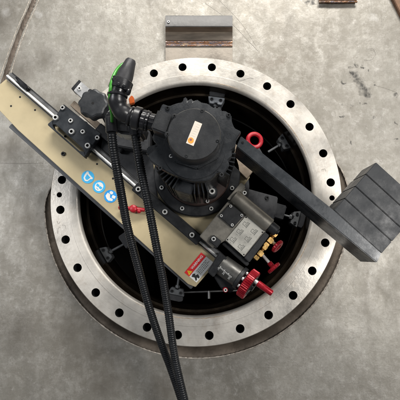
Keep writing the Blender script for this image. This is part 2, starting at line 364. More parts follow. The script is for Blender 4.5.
# ---------------------------------------------------------------- bolts (copied)
def bolt_mesh(r, h, m, rec=0.55):
    mb = MB(); o = Vector((0, 0, 0)); n = 24
    mb.lathe(o, (0, -1, 0), [(0, 0), (0, r), (h-0.15*r, r), (h, r*0.86), (h, r*rec*1.12)], n)
    bm = bmesh.new()   # hex recess
    A = [bm.verts.new(Vector((math.cos(2*PI*k/n)*r*rec*1.12, -h, math.sin(2*PI*k/n)*r*rec*1.12))*S) for k in range(n)]
    hx = [Vector((math.cos(PI/3*k), 0, math.sin(PI/3*k))) for k in range(6)]
    def hp(k):
        t = k/n*6; i = int(t) % 6; f = t-int(t); return hx[i].lerp(hx[(i+1) % 6], f)*r*rec
    B = [bm.verts.new((hp(k)+Vector((0, -h, 0)))*S) for k in range(n)]
    Dn = [bm.verts.new((hp(k)+Vector((0, -h*0.25, 0)))*S) for k in range(n)]
    for k in range(n):
        q = (k+1) % n; bm.faces.new((A[k], A[q], B[q], B[k]))
    mb.take(bm, 0)
    bm = bmesh.new(); B = [bm.verts.new((hp(k)+Vector((0, -h, 0)))*S) for k in range(n)]; Dn = [bm.verts.new((hp(k)+Vector((0, -h*0.25, 0)))*S) for k in range(n)]
    for k in range(n): bm.faces.new((B[k], B[(k+1) % n], Dn[(k+1) % n], Dn[k]))
    bm.faces.new(Dn); mb.take(bm, 1)
    o = mb.build('bolt', [m, M['hole']], None, Vector((0, 0, 0)))
    C.objects.unlink(o); return o
BOLT = bolt_mesh(1.0, 0.8, M['steel']); BBOLT = bolt_mesh(1.0, 0.8, M['black'])
def bolt(px, py, r, z, parent, src=None, name='bolt'):
    o = (src or BOLT).copy(); o.name = name; C.objects.link(o); k = kz(px, py, z)
    o.scale = (r*k,)*3; o.parent = parent; o.location = V(px, py, z)-wloc(parent); o.rotation_euler = (0, random.random()*PI, 0)
    return o

# ================================================================ THE VESSEL
FC = Vector((-11.655*S, 0, 58.94*S+H0))
WZ = -35
mb = MB(); bm = bmesh.new(); n = 256; wc = FC; rings = []
def hole_r(t):   # the cut in the wall hugs the flange at the top and opens into a trench round the rest
    a = math.degrees(t) % 360
    if a > 183 or a < 2: u = 1
    elif a < 32: u = 1-(a-2)/30; u = (u+.25*u*(1-u))
    elif a > 158: u = (a-158)/25
    else: u = 0
    return 144.5+20.8*u*u*(3-2*u)
for R in (0, 190, 300, 700, 1600):
    rings.append([bm.verts.new(Vector((wc.x+math.cos(2*PI*k/n)*(R or hole_r(2*PI*k/n))*S, -WZ*S, wc.z+math.sin(2*PI*k/n)*(R or hole_r(2*PI*k/n))*S))) for k in range(n)])
for A, B in zip(rings, rings[1:]):
    for k in range(n): bm.faces.new((A[k], A[(k+1) % n], B[(k+1) % n], B[k]))
bmesh.ops.recalc_face_normals(bm, faces=bm.faces)
for f in bm.faces:
    if f.normal.y > 0: f.normal_flip()
mb.take(bm)
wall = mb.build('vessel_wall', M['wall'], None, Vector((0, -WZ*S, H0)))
tag(wall, 'scuffed, stained grey steel vessel wall with stains around the round opening', None, kind='structure')
# weld seam upper left
def strip(pts, wd, z, h, mats, name, parent, jit=0.4, n=None, label=None):
    P = smooth_path([V(x, y, z) for x, y in pts], 1.2); mb_ = MB()
    mb_.tube([p+Vector((random.uniform(-jit, jit)*S*.5, 0, random.uniform(-jit, jit)*S*.5)) for p in P], lambda i: wd/2*(1+random.uniform(-.12, .12)), 10)
    c = sum(mb_.v, Vector())/len(mb_.v); yy = -z*S
    mb_.v = [Vector((v.x, yy+(v.y-yy)*h/(wd/2), v.z)) for v in mb_.v]
    return mb_.build(name, mats, parent, label=label)
strip([(44, -25), (31, 8), (22, 28), (11, 58), (3, 84), (-8, 120)], 6, WZ, 0.7, M['seam'], 'weld_seam', wall)
strip([(49, -25), (35.5, 8), (26.5, 28), (15.5, 58), (8, 84), (-3, 120)], 1.0, WZ, 0.5, M['weld'], 'weld_seam', wall)
strip([(39, -25), (26.5, 8), (17.5, 28), (6.5, 58), (-2, 84), (-12, 120)], 1.0, WZ, 0.5, M['weld'], 'weld_seam', wall)

for pts, wd in (([(205, 3), (228, 20), (258, 51)], 0.7), ([(215, -4), (240, 22), (256, 46)], 0.4), ([(-5, 163), (20, 163.5), (44, 163)], 0.5), 
                ([(366, 49), (373, 49), (375, 55), (371, 60), (364, 60)], 0.5), ([(370, 50), (375, 52), (376, 58)], 0.4),
                ([(374, 85), (384, 88), (396, 92)], 0.4)):
    strip(pts, wd*.8, WZ, 0.15, M['scratch'], 'scratch', wall, 0.1)
# inside
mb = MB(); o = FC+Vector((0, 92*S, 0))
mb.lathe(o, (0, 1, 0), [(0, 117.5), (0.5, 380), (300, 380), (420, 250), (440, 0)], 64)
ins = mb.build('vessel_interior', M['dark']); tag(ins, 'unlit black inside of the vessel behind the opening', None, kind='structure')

# flange
flange = thing('nozzle_flange', FC, 'large round pale steel flange with a ring of bolt holes', 'flange')
mb = MB(); o = FC
prof = [(16, 119), (16, 146.6), (0.8, 147.2), (0, 146.6), (0, 128.2), (-0.45, 127.9), (-0.45, 121.4), (-0.1, 120.0), (0.8, 118.9), (2.4, 118.1), (4, 117.9), (4.4, 118.6), (16, 118.6)]
mb.lathe(o, (0, 1, 0), prof, 192)
ring = mb.build('flange_ring', M['flange'], flange, FC)
cut = MB()
for k in range(28):
    a = math.radians(5.71+k*360/28)
    cut.lathe(FC+Vector((math.cos(a)*137.1*S, -3*S, math.sin(a)*137.1*S)), (0, 1, 0), [(0, 0), (0, 4.25), (17.3, 4.25), (17.3, 0)], 28)
for x, y in ((332, 198), (59.3, 194.8)):
    cut.lathe(V(x, y, 0)+Vector((0, -3*S, 0)), (0, 1, 0), [(0, 0), (0, 2.7), (17.3, 2.7), (17.3, 0)], 20)
# close the ring solid before cutting
me = ring.data; bm = bmesh.new(); bm.from_mesh(me)
be = [e for e in bm.edges if e.is_boundary]
if be: bmesh.ops.bridge_loops(bm, edges=be)
bmesh.ops.recalc_face_normals(bm, faces=bm.faces); bm.to_mesh(me); bm.free()
co = cut.build('cutter', M['hole']); md = ring.modifiers.new('b', 'BOOLEAN'); md.object = co; md.solver = 'EXACT'; md.operation = 'DIFFERENCE'; md.material_mode = 'TRANSFER'
bpy.context.view_layer.update(); dg = bpy.context.evaluated_depsgraph_get()
nm = bpy.data.meshes.new_from_object(ring.evaluated_get(dg)); ring.modifiers.clear(); ring.data = nm; nm.name = 'flange_ring'
for p in nm.polygons: p.use_smooth = True
nm.set_sharp_from_angle(angle=math.radians(28)); bpy.data.objects.remove(co)
# neck, and the dark trench round it that the wall's cut edge leaves open
mb = MB(); mb.lathe(FC+Vector((0, 15.9*S, 0)), (0, 1, 0), [(0, 126), (0, 141), (22, 141), (40, 143.5), (40, 147), (30, 151.5)], 160); mb.build('neck', M['neck'], flange)
mb = MB(); mb.lathe(FC, (0, 1, 0), [(45.9, 151.5), (44.5, 152), (41.5, 155), (38.6, 160), (37, 164.5), (36.8, 167)], 192); mb.build('weld_fillet', mat('brown_fillet_steel', (0.17, 0.14, 0.112), 0.5, 0.40, 0.4, 12, 0.3, 90, 0.5, (0.05, 0.035, 0.025)), flange)
mb = MB(); P = [FC+Vector((math.cos(2*PI*i/600)*(hole_r(2*PI*i/600)+.3+random.uniform(-.12, .12))*S, (-WZ-.1+.15*math.sin(i*1.7))*S, math.sin(2*PI*i/600)*(hole_r(2*PI*i/600)+.3)*S)) for i in range(601)]
mb.tube(P, lambda i: 0.9+0.25*math.sin(i*2.1)*math.sin(i*.13), 8); mb.build('worn_rim', M['weld'], wall)
dd_ = Vector((0, 1, 0)); xx_ = dd_.orthogonal().normalized(); yy_ = dd_.cross(xx_)
mb = MB(); mb.lathe(FC+Vector((0, -WZ*S, 0)), (0, 1, 0), [(0, 165.3), (2.2, 165.1)], 256, lambda t: hole_r(math.atan2((xx_*math.cos(t)+yy_*math.sin(t)).z, (xx_*math.cos(t)+yy_*math.sin(t)).x))/165.3); mb.build('cut_edge', M['neck'], wall)
mb = MB(); mb.lathe(FC+Vector((0, 4.1*S, 0)), (0, 1, 0), [(0, 118.5), (0.2, 117.9), (22.9, 117.7), (23.4, 115.4), (25, 115.2), (72, 115.2), (90, 119)], 160); mb.build('bore', M['bore'], flange)
for a0, a1 in ((12, 62), (-46, -14), (228, 300), (66, 84)):
    P = [FC+Vector((math.cos(math.radians(t))*(120.6+random.uniform(-.25, .25))*S, .02*S, math.sin(math.radians(t))*(120.6+random.uniform(-.25, .25))*S)) for t in [a0+(a1-a0)*i/80 for i in range(81)]]
    mb = MB(); mb.tube(P, lambda i: 0.12+0.5*abs(math.sin(i*PI/80))*random.uniform(.5, 1), 8); mb.build('rust_line', M['rustline'], flange)
for pts in ([(57, 221), (58.5, 224), (60, 221.5)], [(57, 228), (58, 234), (58.5, 228), (61, 227.5)], [(62, 225), (65, 225.5), (66, 229)], [(52.5, 194.5), (55, 194.5)], [(321, 170), (325, 169), (326, 172)], [(244, 79.5), (250, 78), (254, 79)], [(238, 81), (245, 79.8)]):
    P = smooth_path([V(x, y, 0.05) for x, y in pts], 0.8); mb = MB(); mb.tube(P, 0.16, 6); mb.build('pen_mark', M['pen'], flange)

# ---------------------------------------------------------------- welded steel bits on the wall
br = thing('welded_bracket', V(198.5, 60, WZ), 'short grey angle steel bracket welded above the flange top', 'bracket')
y0 = [(165.5, 233)]
mb = MB()
def hband(ys, x0=165.5, x1=232.5, zb=WZ-2):
    """profile (py, z) swept horizontally"""
    m_ = MB(); bm = bmesh.new()
    nx = 24; rows = []
    for py, z in ys: rows.append([bm.verts.new(V(x0+(x1-x0)*i/nx, py, z)) for i in range(nx+1)])
    for A, B in zip(rows, rows[1:]):
        for i in range(nx): bm.faces.new((A[i], A[i+1], B[i+1], B[i]))
    for j in (0, nx):   # ends
        back = [bm.verts.new(Vector((r[j].co.x, -zb*S, r[j].co.z))) for r in rows]
        for q in range(len(rows)-1): bm.faces.new((rows[q][j], rows[q+1][j], back[q+1], back[q]))
    bmesh.ops.recalc_face_normals(bm, faces=bm.faces)
    return m_.take(bm)
hband([(15.5, -36.0), (15.5, -18.0), (16.2, -17.5), (26, -17.5), (27, -18.2)]).build('flat_leg', mat('bracket_grey', (0.12, 0.118, 0.116), 0.4, 0.5, 0.5, 9, 0.2, 120, 0.4, (0.1, 0.095, 0.09)), br)
hband([(27, -18.2), (27.4, -19.0), (29, -22.5), (32, -27.0), (36, -30.0), (40, -31.0), (41, -32.0)]).build('inner_fillet', mat('bracket_brown', (0.24, 0.20, 0.16), 0.6, 0.36, 0.45, 14, 0.2, 120, 0.3, (0.3, 0.27, 0.22), stretch=((0.3, 1, 2), (0, 0, 0))), br)
hband([(40.6, -32.5), (41.2, -30.4), (42.2, -30.0), (43.2, -30.9), (44.2, -29.8), (45.8, -30.0), (46.6, -32.0)]).build('weld_bead', M['tint'], br)
hband([(45.8, -33.0), (45.9, -31.6), (62, -31.6), (62.3, -33.0)]).build('foot_plate', mat('bracket_pale', (0.25, 0.22, 0.185), 0.4, 0.42, 0.3, 14, 0.15, 120, 0.3, (0.25, 0.2, 0.17)), br)
bolt(168.5, 22, 1.3, -17.4, br, name='screw')
mb = MB(); mb.prism([(320, -30), (357, -30), (357, 0.5), (320, 0.5)], WZ-2, -29, 0.5); o = mb.build('welded_lug', M['rust'])
tag(o, 'brown steel lug cut off by the top edge, right of the angle bracket', 'lug')
strip([(319, 1.8), (338, 2.0), (358, 1.8)], 1.8, -31, 1.3, M['tint'], 'weld_bead', o)
mb = MB(); mb.prism([(388, -12), (393, -14), (409, 16), (404, 20)], WZ-2, -30, 0.6); o = mb.build('rusty_bar', M['rust'])
tag(o, 'rusty brown bar crossing the top right corner', 'bar')

# ================================================================ SUPPORT INSIDE THE BORE
hub = thing('mounting_support', V(197, 190, -20), 'matt black radial support arms inside the dark opening', 'support')
mb = MB(); mb.cyl(197, 186, 52, -70, 10, 48); mb.build('hub', M['spider'], hub)
for i, (hx, hy) in enumerate([(213, 118), (262, 152), (285, 213), (190, 262), (122, 243), (128, 165)]):
    c = (199, 188); a = Vector((hx-c[0], hy-c[1])); 
    mb = MB(); mb.prism(line_rect((c[0]+a.x*.3, c[1]+a.y*.3), (hx, hy), 15), -45, -20, 1.0)
    mb.build('arm', M['spider'], hub)
mb = MB(); mb.prism([(238, 186), (278, 197), (276, 214), (268, 232), (240, 215)], -14, 4, 0.8); mb.build('side_plate', M['spider'], hub); 
bolt(267, 198, 2, 4, hub, BBOLT)
mb = MB(); mb.prism([(60+44, 128), (150, 140), (158, 200), (146, 196), (100, 152)], 0, 24, 0.8); mb.build('side_plate', M['spider'], hub)
# feet
def foot(cx, cy, ang, z, label, inner, size=1.0, light=None):
    f = thing('clamp_foot', V(cx, cy, z), label, 'clamp foot', 'clamp feet inside the opening')
    a = math.radians(ang); d = (math.cos(a), -math.sin(a)); t = (-d[1], d[0])
    def q(u, v): return (cx+(u*d[0]+v*t[0])*size, cy+(u*d[1]+v*t[1])*size)
    m_ = light or M['foot']
    mb_ = MB(); mb_.prism([q(-6, -6), (q(-6, -2)), q(-4.5, -1.5), q(-4.5, 1.5), q(-6, 2), q(-6, 6), q(1, 8.5), q(1, -8.5)], z-14, z, 0.5); mb_.build('block', m_, f)
    mb_ = MB(); mb_.prism([q(1.4, -7.5), q(1.4, 7.5), q(5.5, 8), q(7, 5), q(7, -5), q(5.5, -8)], z-16, z-4, 0.5); mb_.build('pad', M['spider'], f)
    for v in (-4.5, 4.5): bolt(*q(-2, v), 1.5, z, f, BBOLT)
    mb_ = MB(); k_ = (D-z)/D; mb_.rod(V(*q(-5, 0), z-6), V(inner[0], inner[1], z-6), 1.3, 12, mi=0); mb_.lathe(V(*q(-9, 0), z-6), V(*q(-5, 0), z-6)-V(*q(-9, 0), z-6), [(0, 0), (0, 2.6), (3, 2.6), (3, 0)], 6)
    mb_.build('screw_rod', M['foot'], f)
    return f
foot(216.5, 98, 82, -14, 'grey clamp foot at the top of the opening, above the motor', (214, 116), 1.0, mat('light_cast_foot', (0.20, 0.215, 0.235), 0.3, 0.42, 0.15, 40, 0.15, 200))
foot(286, 141, 30, -22, 'dark clamp foot to the right of the red lifting eye', (268, 152))
foot(104, 255, 210, -20, 'dark clamp foot at lower left of the opening, clear of the hoses', (126, 243))
foot(176, 294, 258, -22, 'dark clamp foot at the bottom, just right of the hoses', (180, 270))
foot(298, 219, 345, -20, 'dark clamp foot half under the counterweight arm', (280, 214))
rod = MB(); rod.rod(V(180, 292.5, -30), V(240, 290.5, -30), 0.9, 10); rod.lathe(V(209, 291, -30), (0, -.2, -1), [(0, 0), (0, 1.5), (8, 1.5), (8, 0)], 10)
o = rod.build('tie_rod', M['satin']); tag(o, 'thin steel tie rod crossing the bottom of the opening', 'rod')

# ================================================================ MILLING MACHINE
mach = thing('milling_machine', V(197, 190, 14), 'portable milling machine with a long champagne coloured bed set diagonally across the flange', 'machine')
# bed
gold_poly = [(6, 79), (140, 193), (147, 166), (168, 150), (236, 158), (250, 177), (222, 215), (206, 240), (217, 262.5), (195.5, 287), (188, 284), (18, 130), (8.5, 120), (-14, 96)]
mb = MB(); mb.prism(gold_poly, 14, 22, 0.35); bed = mb.build('bed_plate', M['gold'], mach)
for x, y, r in ((20, 97, 1.0), (11, 106, 1.0), (35, 110, 1.0), (97, 164, 1.0), (113, 178.5, 1.1)):
    mb = MB(); mb.cyl(x, y, r, 21, 22.12, 16, 0.02); mb.build('screw_hole', M['hole'], bed)
bolt(63.5, 154, 2.1, 22, bed, BBOLT, 'screw')
for a, b in (((133, 171), (133, 175)),): pass
mb = MB(); mb.prism(line_rect((10, 125.2), (192.5, 287.6), 4.8), 6, 19, 0.5); mb.build('edge_rail', M['edgerail'], mach)
# guide rail along the top edge of the bed
mb = MB(); mb.prism(line_rect((8, 75.5), (226, 263), 8.0, 0.4), 15, 25, 0.4); rail = mb.build('guide_rail', M['satin'], mach)
mb = MB(); mb.rod(V(7, 75.6, 26.5), V(225, 263, 26.5), 1.5, 16); mb.build('guide_rod', M['steel'], rail)
mb = MB(); mb.prism(line_rect((8.5, 79.5), (226, 266.5), 1.1), 20, 25.6, 0.1); mb.prism(line_rect((12, 72.5), (226, 257), 1.0), 20, 25.4, 0.1); mb.build('groove', M['ink'], rail)
mb = MB(); mb.prism(line_rect((134.5, 186), (199.5, 241.5), 10, 0), 24, 33, 0.6); cb = mb.build('rail_clamp', M['black'], mach)
for x, y in ((138.5, 189.5), (165, 212), (192, 235)): bolt(x, y, 2.7, 33, cb)
# end stop upper left
mb = MB(); mb.prism([(14, 76), (17, 76.2), (27, 85), (28.5, 88.5), (25, 89), (20, 85)], 22, 31, 0.9); mb.build('end_stop', M['rubber'], mach)
# slide plate with slot
mb = MB()
A = (74, 130.5)
pc = [(63.5, 104), (100.5, 133.5), (84.5, 157.5), (47.5, 124.5)]
bm = bmesh.new()
# plate with a slot: four prisms around the slot
s0, s1 = (54.8, 126.2), (81, 149.5)
mb.prism([(63.5, 104), (100.5, 133.5), (85.5, 155.8), (84.2, 151.2), (82.3, 148.0), (55.8, 124.6), (54.0, 124.3), (52.6, 124.8), (53.3, 119.3)], 27, 35, 0.45)
mb.prism([(53.0, 119.6), (52.4, 124.9), (53.4, 128.0), (79.4, 151.0), (84.2, 151.6), (85.3, 156.0), (84.3, 157.5), (47.5, 124.9), (47.8, 123.6)], 27, 34.9, 0.45)
sp = mb.build('slide_plate', M['arm'], mach)
for x, y, r in ((63, 108, 2.3), (56, 118, 2.9), (71, 121, 2.3), (72, 132, 2.9), (83, 132, 2.3), (97.5, 138, 2.3), (88, 146, 2.9)): bolt(x, y, r, 35, sp)
bolt(65.5, 136.5, 1.3, 24, sp, BBOLT, 'screw')
# brown gib bar behind slide plate and knob group
mb = MB(); mb.prism(line_rect((71, 104), (114, 141.5), 6.5, 1.5), 18, 32, 0.4); mb.build('gib_bar', M['brownbar'], mach)
mb = MB(); mb.prism([(81, 81.5), (73.5, 90.5), (84, 100), (104, 117), (112, 108), (92, 91)], 30, 40, 0.4); abk = mb.build('angle_bracket', mat('pale_bracket_steel', (0.62, 0.62, 0.62), 0.6, 0.35, 0.1, 40, 0.05, 200), mach)
mb = MB(); mb.prism([(74, 91), (71, 88.5), (79, 79.5), (81, 81.5)], 26, 38, 0.3); 
mb.build('bracket_edge', M['black'], abk)
bolt(79.7, 88.7, 1.9, 40, abk)
mb = MB(); mb.cyl(90, 91, 2.2, 34, 46, 16); mb.build('spacer', M['black'], abk)
mb = MB(); kc = V(92.8, 103, 62); kk = kz(92.8, 103, 62)
rmf = lambda t: 1+0.055*math.cos(8*t+0.6)
mb.lathe(kc+Vector((0, 12*S, 0)), (0, -1, 0), [(0, 0), (0, 12*kk), (1.5, 14*kk), (9.5, 14.6*kk), (11.3, 13.6*kk), (12, 12*kk), (12, 0)], 96, rmf)
kn = mb.build('star_knob', mat('grey_knob_plastic', (0.020, 0.022, 0.025), 0, 0.42, 0.2, 30, 0.05, 300), mach, ang=24)
mb = MB(); mb.cyl(92.8, 103, 1.3, 60, 62.15, 16, 0.02); mb.build('center_hole', M['hole'], kn)
mb = MB(); mb.cyl(93, 104, 5, 38, 52, 20); mb.build('spindle', M['steel'], kn)
mb = MB(); mb.prism([(101, 116), (120, 108), (150, 130), (150, 152), (116, 146)], 22, 40, 1.2); mb.build('carriage_block', M['spider'], mach)
mb = MB(); mb.prism(line_rect((96, 128), (122, 150), 10, 2), 20, 33, 0.7); mb.build('carriage_bar', M['black'], mach)
# red wing knob on the bed
mb = MB(); mb.cyl(133, 208.5, 3.9, 22, 30, 20, 0.8); mb.rod(V(119, 207.5, 27), V(145, 210, 27), 1.9, 12, 0.6)
for x, y in ((120.5, 207.6), (139, 211)): mb.lathe(V(x, y, 27)+Vector((0, 0, -2.4*S)), (0, 0, 1), [(0, 0), (.6, 1.6), (2.4, 2.3), (4.2, 1.6), (4.8, 0)], 14)
mb.build('wing_knob', M['redpaint'], mach, ang=50)
# stickers
def disc(mb_, x, y, r, z, mi=0, n=32): mb_.prism([(x+r*math.cos(2*PI*k/n), y+r*math.sin(2*PI*k/n)) for k in range(n)], z-0.3, z, 0, mi)
def sticker(c, kind):
    mb_ = MB(); disc(mb_, c[0], c[1], 6.4, 22.25)
    z = 22.4
    def P(*pts, mi=1, dz=0): mb_.prism([rp(c, u, -v) for u, v in pts], z-0.3, z+dz, 0, mi)
    if kind == 0:    # face shield over a head
        P((-4.3, -3.6), (-3, -4.6), (-1.5, -3.3), (2.5, -2.6), (4.6, -2.6), (4.8, -1.2), (3.4, 0), (2.4, 3.6), (0.2, 4.8), (-2.6, 3.6), (-3.8, 0.4))
        P((-2.3, -1.8), (2.2, -1.2), (1.6, 2.4), (0, 3.2), (-1.8, 2.2), mi=0, dz=0.12)
    elif kind == 1:  # head with goggles
        pts = [(4.2*math.cos(t*PI/10), 4.6*math.sin(t*PI/10)) for t in range(20)]
        P(*pts); P((-3.4, -1.4), (-0.5, -1.4), (-0.2, -0.4), (0.2, -0.4), (0.5, -1.4), (3.4, -1.4), (3.2, 0.9), (1, 1.1), (0, 0.3), (-1, 1.1), (-3.2, 0.9), mi=0, dz=0.12)
        P((-1.4, 2.4), (1.4, 2.4), (1.2, 3.0), (-1.2, 3.0), mi=0, dz=0.12)
    else:            # person reading a booklet
        P((-2.8, -4.6), (-0.6, -5.0), (0.4, -3.4), (-0.6, -1.8), (-2.8, -1.9), (-3.5, -3.2))
        P((-4.4, -1.2), (-1.4, -1.3), (0.6, 1.4), (3.6, 0.4), (4.6, 2.4), (1.2, 4.6), (-1.4, 4.2), (-4.2, 2.6))
        P((0.8, -2.6), (4.2, -3.4), (4.8, -0.6), (1.6, 0.2))
    return mb_.build('safety_sticker', [M['blue'] if kind == 2 else M['skyblue'], M['white']], bed, label=['round blue sticker with a face shield pictogram', 'round blue sticker with a goggles pictogram', 'round blue sticker with a figure reading'][kind])
for i, c in enumerate(((87.8, 177), (99, 186.6), (110.4, 196.3))): sticker(c, i)
# warning label
mb = MB(); q = [(201.3, 232+0), ]
wl = [(198.7, 252.6), (213.6, 264.6), (196.9, 283.4), (183.6, 272.0)]
wl = [(201.2, 252.4), (213.4, 262.4), (196.6, 282.6), (184.4, 272.6)]
mb.prism(wl, 21.9, 22.3, 0, 0)
def Q(a, b):   # a along text direction 0..1 (lower-left to upper-right), b across 0..1 from the red side
    p0, p1, p3 = Vector(wl[3]), Vector(wl[0]), Vector(wl[2]); r = p0+(p1-p0)*a+(p3-p0)*b; return (r.x, r.y)
ta = -math.degrees(math.atan2(wl[3][1]-wl[0][1], wl[0][0]-wl[3][0]))
mb.prism([Q(0, 0), Q(1, 0), Q(1, .40), Q(0, .40)], 22, 22.4, 0, 1)
mb.text('WARNING', Q(.61, .2), 3.5, ta, 22.45, mi=0, sx=1.0, bold=.022)
mb.prism([Q(.03, .34), Q(.23, .34), Q(.13, .05)], 22, 22.5, 0, 2); mb.text('!', Q(.13, .24), 3.0, ta, 22.5, mi=3)
mb.prism([Q(.05, .52), Q(.16, .46), Q(.24, .56), Q(.18, .64), Q(.28, .72), Q(.24, .92), Q(.17, .94), Q(.16, .8), Q(.08, .92), Q(.03, .88), Q(.10, .7)], 22, 22.45, 0, 3)
for j, (b_, e_) in enumerate(((.52, .92), (.62, .86), (.72, .94), (.82, .80))):
    x = .33
    while x < e_:
        l = random.uniform(.04, .09); mb.prism([Q(x, b_), Q(min(x+l, e_), b_), Q(min(x+l, e_), b_+.035), Q(x, b_+.035)], 22, 22.45, 0, 4); x += l+.02
mb.build('warning_label', [M['white'], M['signred'], M['yellow'], M['ink'], M['inkgrey']], bed, label='white and red warning sticker at the lower end of the bed')
# plate at the right of the motor
mb = MB(); mb.prism([(232, 140), (257, 166), (247, 179), (228, 160)], 24, 32, 0.4); o = mb.build('side_bracket', M['brownbar'], mach)
mb = MB(); mb.cyl(240, 157, 2.3, 30, 32.12, 20, 0.02); mb.cyl(240, 157, 3.2, 30, 32.06, 20, 0.02, mi=1); mb.build('bore_hole', [M['hole'], M['black']], o)
# round motor flange
mb = MB(); kc = V(197, 173.5, 32); kf = kz(197, 173.5, 32)
mb.lathe(kc+Vector((0, 9*S, 0)), (0, -1, 0), [(0, 0), (0, 43*kf), (8, 43*kf), (9, 42*kf), (9, 33*kf), (8, 32.6*kf), (8, 0)], 96); mf = mb.build('motor_flange', M['black'], mach)
for k in range(8):
    a = math.radians(14+45*k+8); bolt(197+38*math.cos(a), 173.5-38*math.sin(a), 2.2, 32, mf)
# gearbox
gb = [(199.5, 236.2), (242, 184), (246, 188), (238, 199), (266, 226), (266, 231), (244.5, 257), (225, 240.5), (213, 248)]
mb = MB(); mb.prism(gb, 18, 46, 0.5); gbx = mb.build('gearbox', M['box'], mach)
mb = MB(); mb.rod(V(234, 196, 48), V(269.5, 225.5, 48), 6.6, 32, 0.4); mb.build('cylinder', M['box'], gbx)
mb = MB(); mb.rod(V(269, 225, 48), V(277, 231.6, 48), 5.0, 24, 0.8); mb.rod(V(276.5, 231.2, 48), V(278.5, 232.8, 48), 2.4, 16, 0.3); mb.build('cylinder_cap', M['black'], gbx)
mb = MB(); mb.prism([(241, 182.5), (245.5, 186), (236, 197.5), (230, 200), (227, 199)], 46, 51, 0.4); mb.build('retaining_strip', M['box'], gbx)
bolt(244.5, 193, 2.1, 54, gbx)
mb = MB(); mb.prism([(230.5, 203.8), (244.6, 215.4), (232.6, 228), (218.6, 216)], 45, 49, 0.4); cp = mb.build('cover_plate', M['black'], gbx)
for x, y in ((230.7, 206.2), (241.7, 215.4), (232.2, 225), (221.3, 215.8)): bolt(x, y, 1.5, 49, cp)
DP = [(246.2, 215.2), (264, 230.8), (243.8, 256.6), (225.6, 240)]
mb = MB(); mb.prism(DP, 45, 47.4, 0.15, 0)
def Q2(a, b):
    p0, p1, p3 = Vector(DP[3]), Vector(DP[0]), Vector(DP[2]); r = p0+(p1-p0)*a+(p3-p0)*b; return (r.x, r.y)
def lineq(a, b, c, d, wd=.012, mi=1):
    A_, B_ = Vector((a, b)), Vector((c, d)); dd = (B_-A_).normalized(); nn = Vector((dd.y, -dd.x))*wd/2
    mb.prism([Q2(*(A_+nn)), Q2(*(B_+nn)), Q2(*(B_-nn)), Q2(*(A_-nn))], 47, 47.6, 0, mi)
for (a, b) in ((.18, .22), (.5, .22), (.8, .22), (.18, .66), (.5, .66), (.8, .66)):
    w_, h_ = .075, .105
    lineq(a-w_, b-h_, a+w_*.3, b-h_); lineq(a-w_, b-h_, a-w_, b+h_*.5); lineq(a+w_*.3, b-h_, a+w_*.3, b+h_*.1); lineq(a-w_, b+h_*.5, a+w_, b+h_*.5)
    lineq(a+w_, b+h_*.5, a+w_, b+h_*.1); lineq(a+w_*.3, b+h_*.1, a+w_, b+h_*.1); lineq(a-w_*1.3, b+h_*.95, a+w_*1.3, b+h_*.95, .03); lineq(a-w_*.3, b-h_*.2, a-w_*.3, b+h_*.5)
    mb.text(str(random.choice('123')), Q2(a-w_*1.9, b), 1.6, -50, 47.5, mi=1)
for a, b in ((.05, .05), (.95, .05), (.05, .95), (.95, .95)): 
    x, y = Q2(a, b); disc(mb, x, y, .75, 47.7, 2, 12)
mb.build('data_plate', [M['plate'], M['inkgrey'], M['hole']], gbx, label='pale etched plate with six small clamp diagrams')
mb = MB(); mb.prism([(264.6, 231.4), (269.5, 235.4), (249.4, 262.6), (244, 257.6)], 20, 46.5, 0.6); vb = mb.build('valve_block', M['black'], gbx)
mb = MB(); mb.prism([(243, 257.4), (249.6, 263.6), (247, 266.4), (222, 244), (225.4, 241)], 20, 41, 0.6); mb.build('lower_housing', M['black'], gbx)
mb = MB(); mb.prism([(213.5, 234.5), (222, 241.5), (217, 248), (208.5, 241)], 30, 50, 0.7); o = mb.build('bolt_boss', M['black'], gbx); bolt(213.6, 239, 2.4, 50, o)
# brass fittings and red dials
def valve(c, k, stem, name='brass_valve'):
    mb_ = MB(); d = Vector((UU[0], 0, -UU[1]))
    mb_.prism([rp(c, -3, -2.6), rp(c, 2.6, -2.6), rp(c, 2.6, 2.6), rp(c, -3, 2.6)], 26, 45, 0.3)
    mb_.prism([rp(c, -3, 5.4), rp(c, 1.6, 5.4), rp(c, 1.6, 9.4), rp(c, -3, 9.4)], 26, 44, 0.3)
    mb_.prism([rp(c, -3, -7.8), rp(c, 2.0, -7.8), rp(c, 2.0, -3.8), rp(c, -3, -3.8)], 26, 44, 0.3)
    mb_.prism([rp(c, -2, 2.7), rp(c, 0.5, 2.7), rp(c, 0.5, 5.3), rp(c, -2, 5.3)], 26, 36, 0.3)
    v = mb_.build(name, M['brass'], mach)
    a = V(*rp(c, 2, 0), 35); b = V(k[0], k[1], 37); dd = (b-a).normalized()
    mb_ = MB(); mb_.rod(a, a+(b-a)*.62, 1.5, 14); mb_.build('stem', M['steel'], v)
    mb_ = MB(); mb_.rod(a+(b-a)*.6, b, 2.4, 16)
    mb_.lathe(b-dd*1.2*S, dd, [(0, 0), (0, 5.6), (.7, 6.5), (2.6, 6.5), (3.3, 5.7), (3.3, 3), (2.6, 2.4), (2.6, 0)], 48, lambda t: 1+.02*math.cos(24*t)); mb_.build('dial', M['red'], v)
valve((260.8, 253.6), (273.5, 267.5), 1); valve((270.8, 240.6), (277, 246), 1)
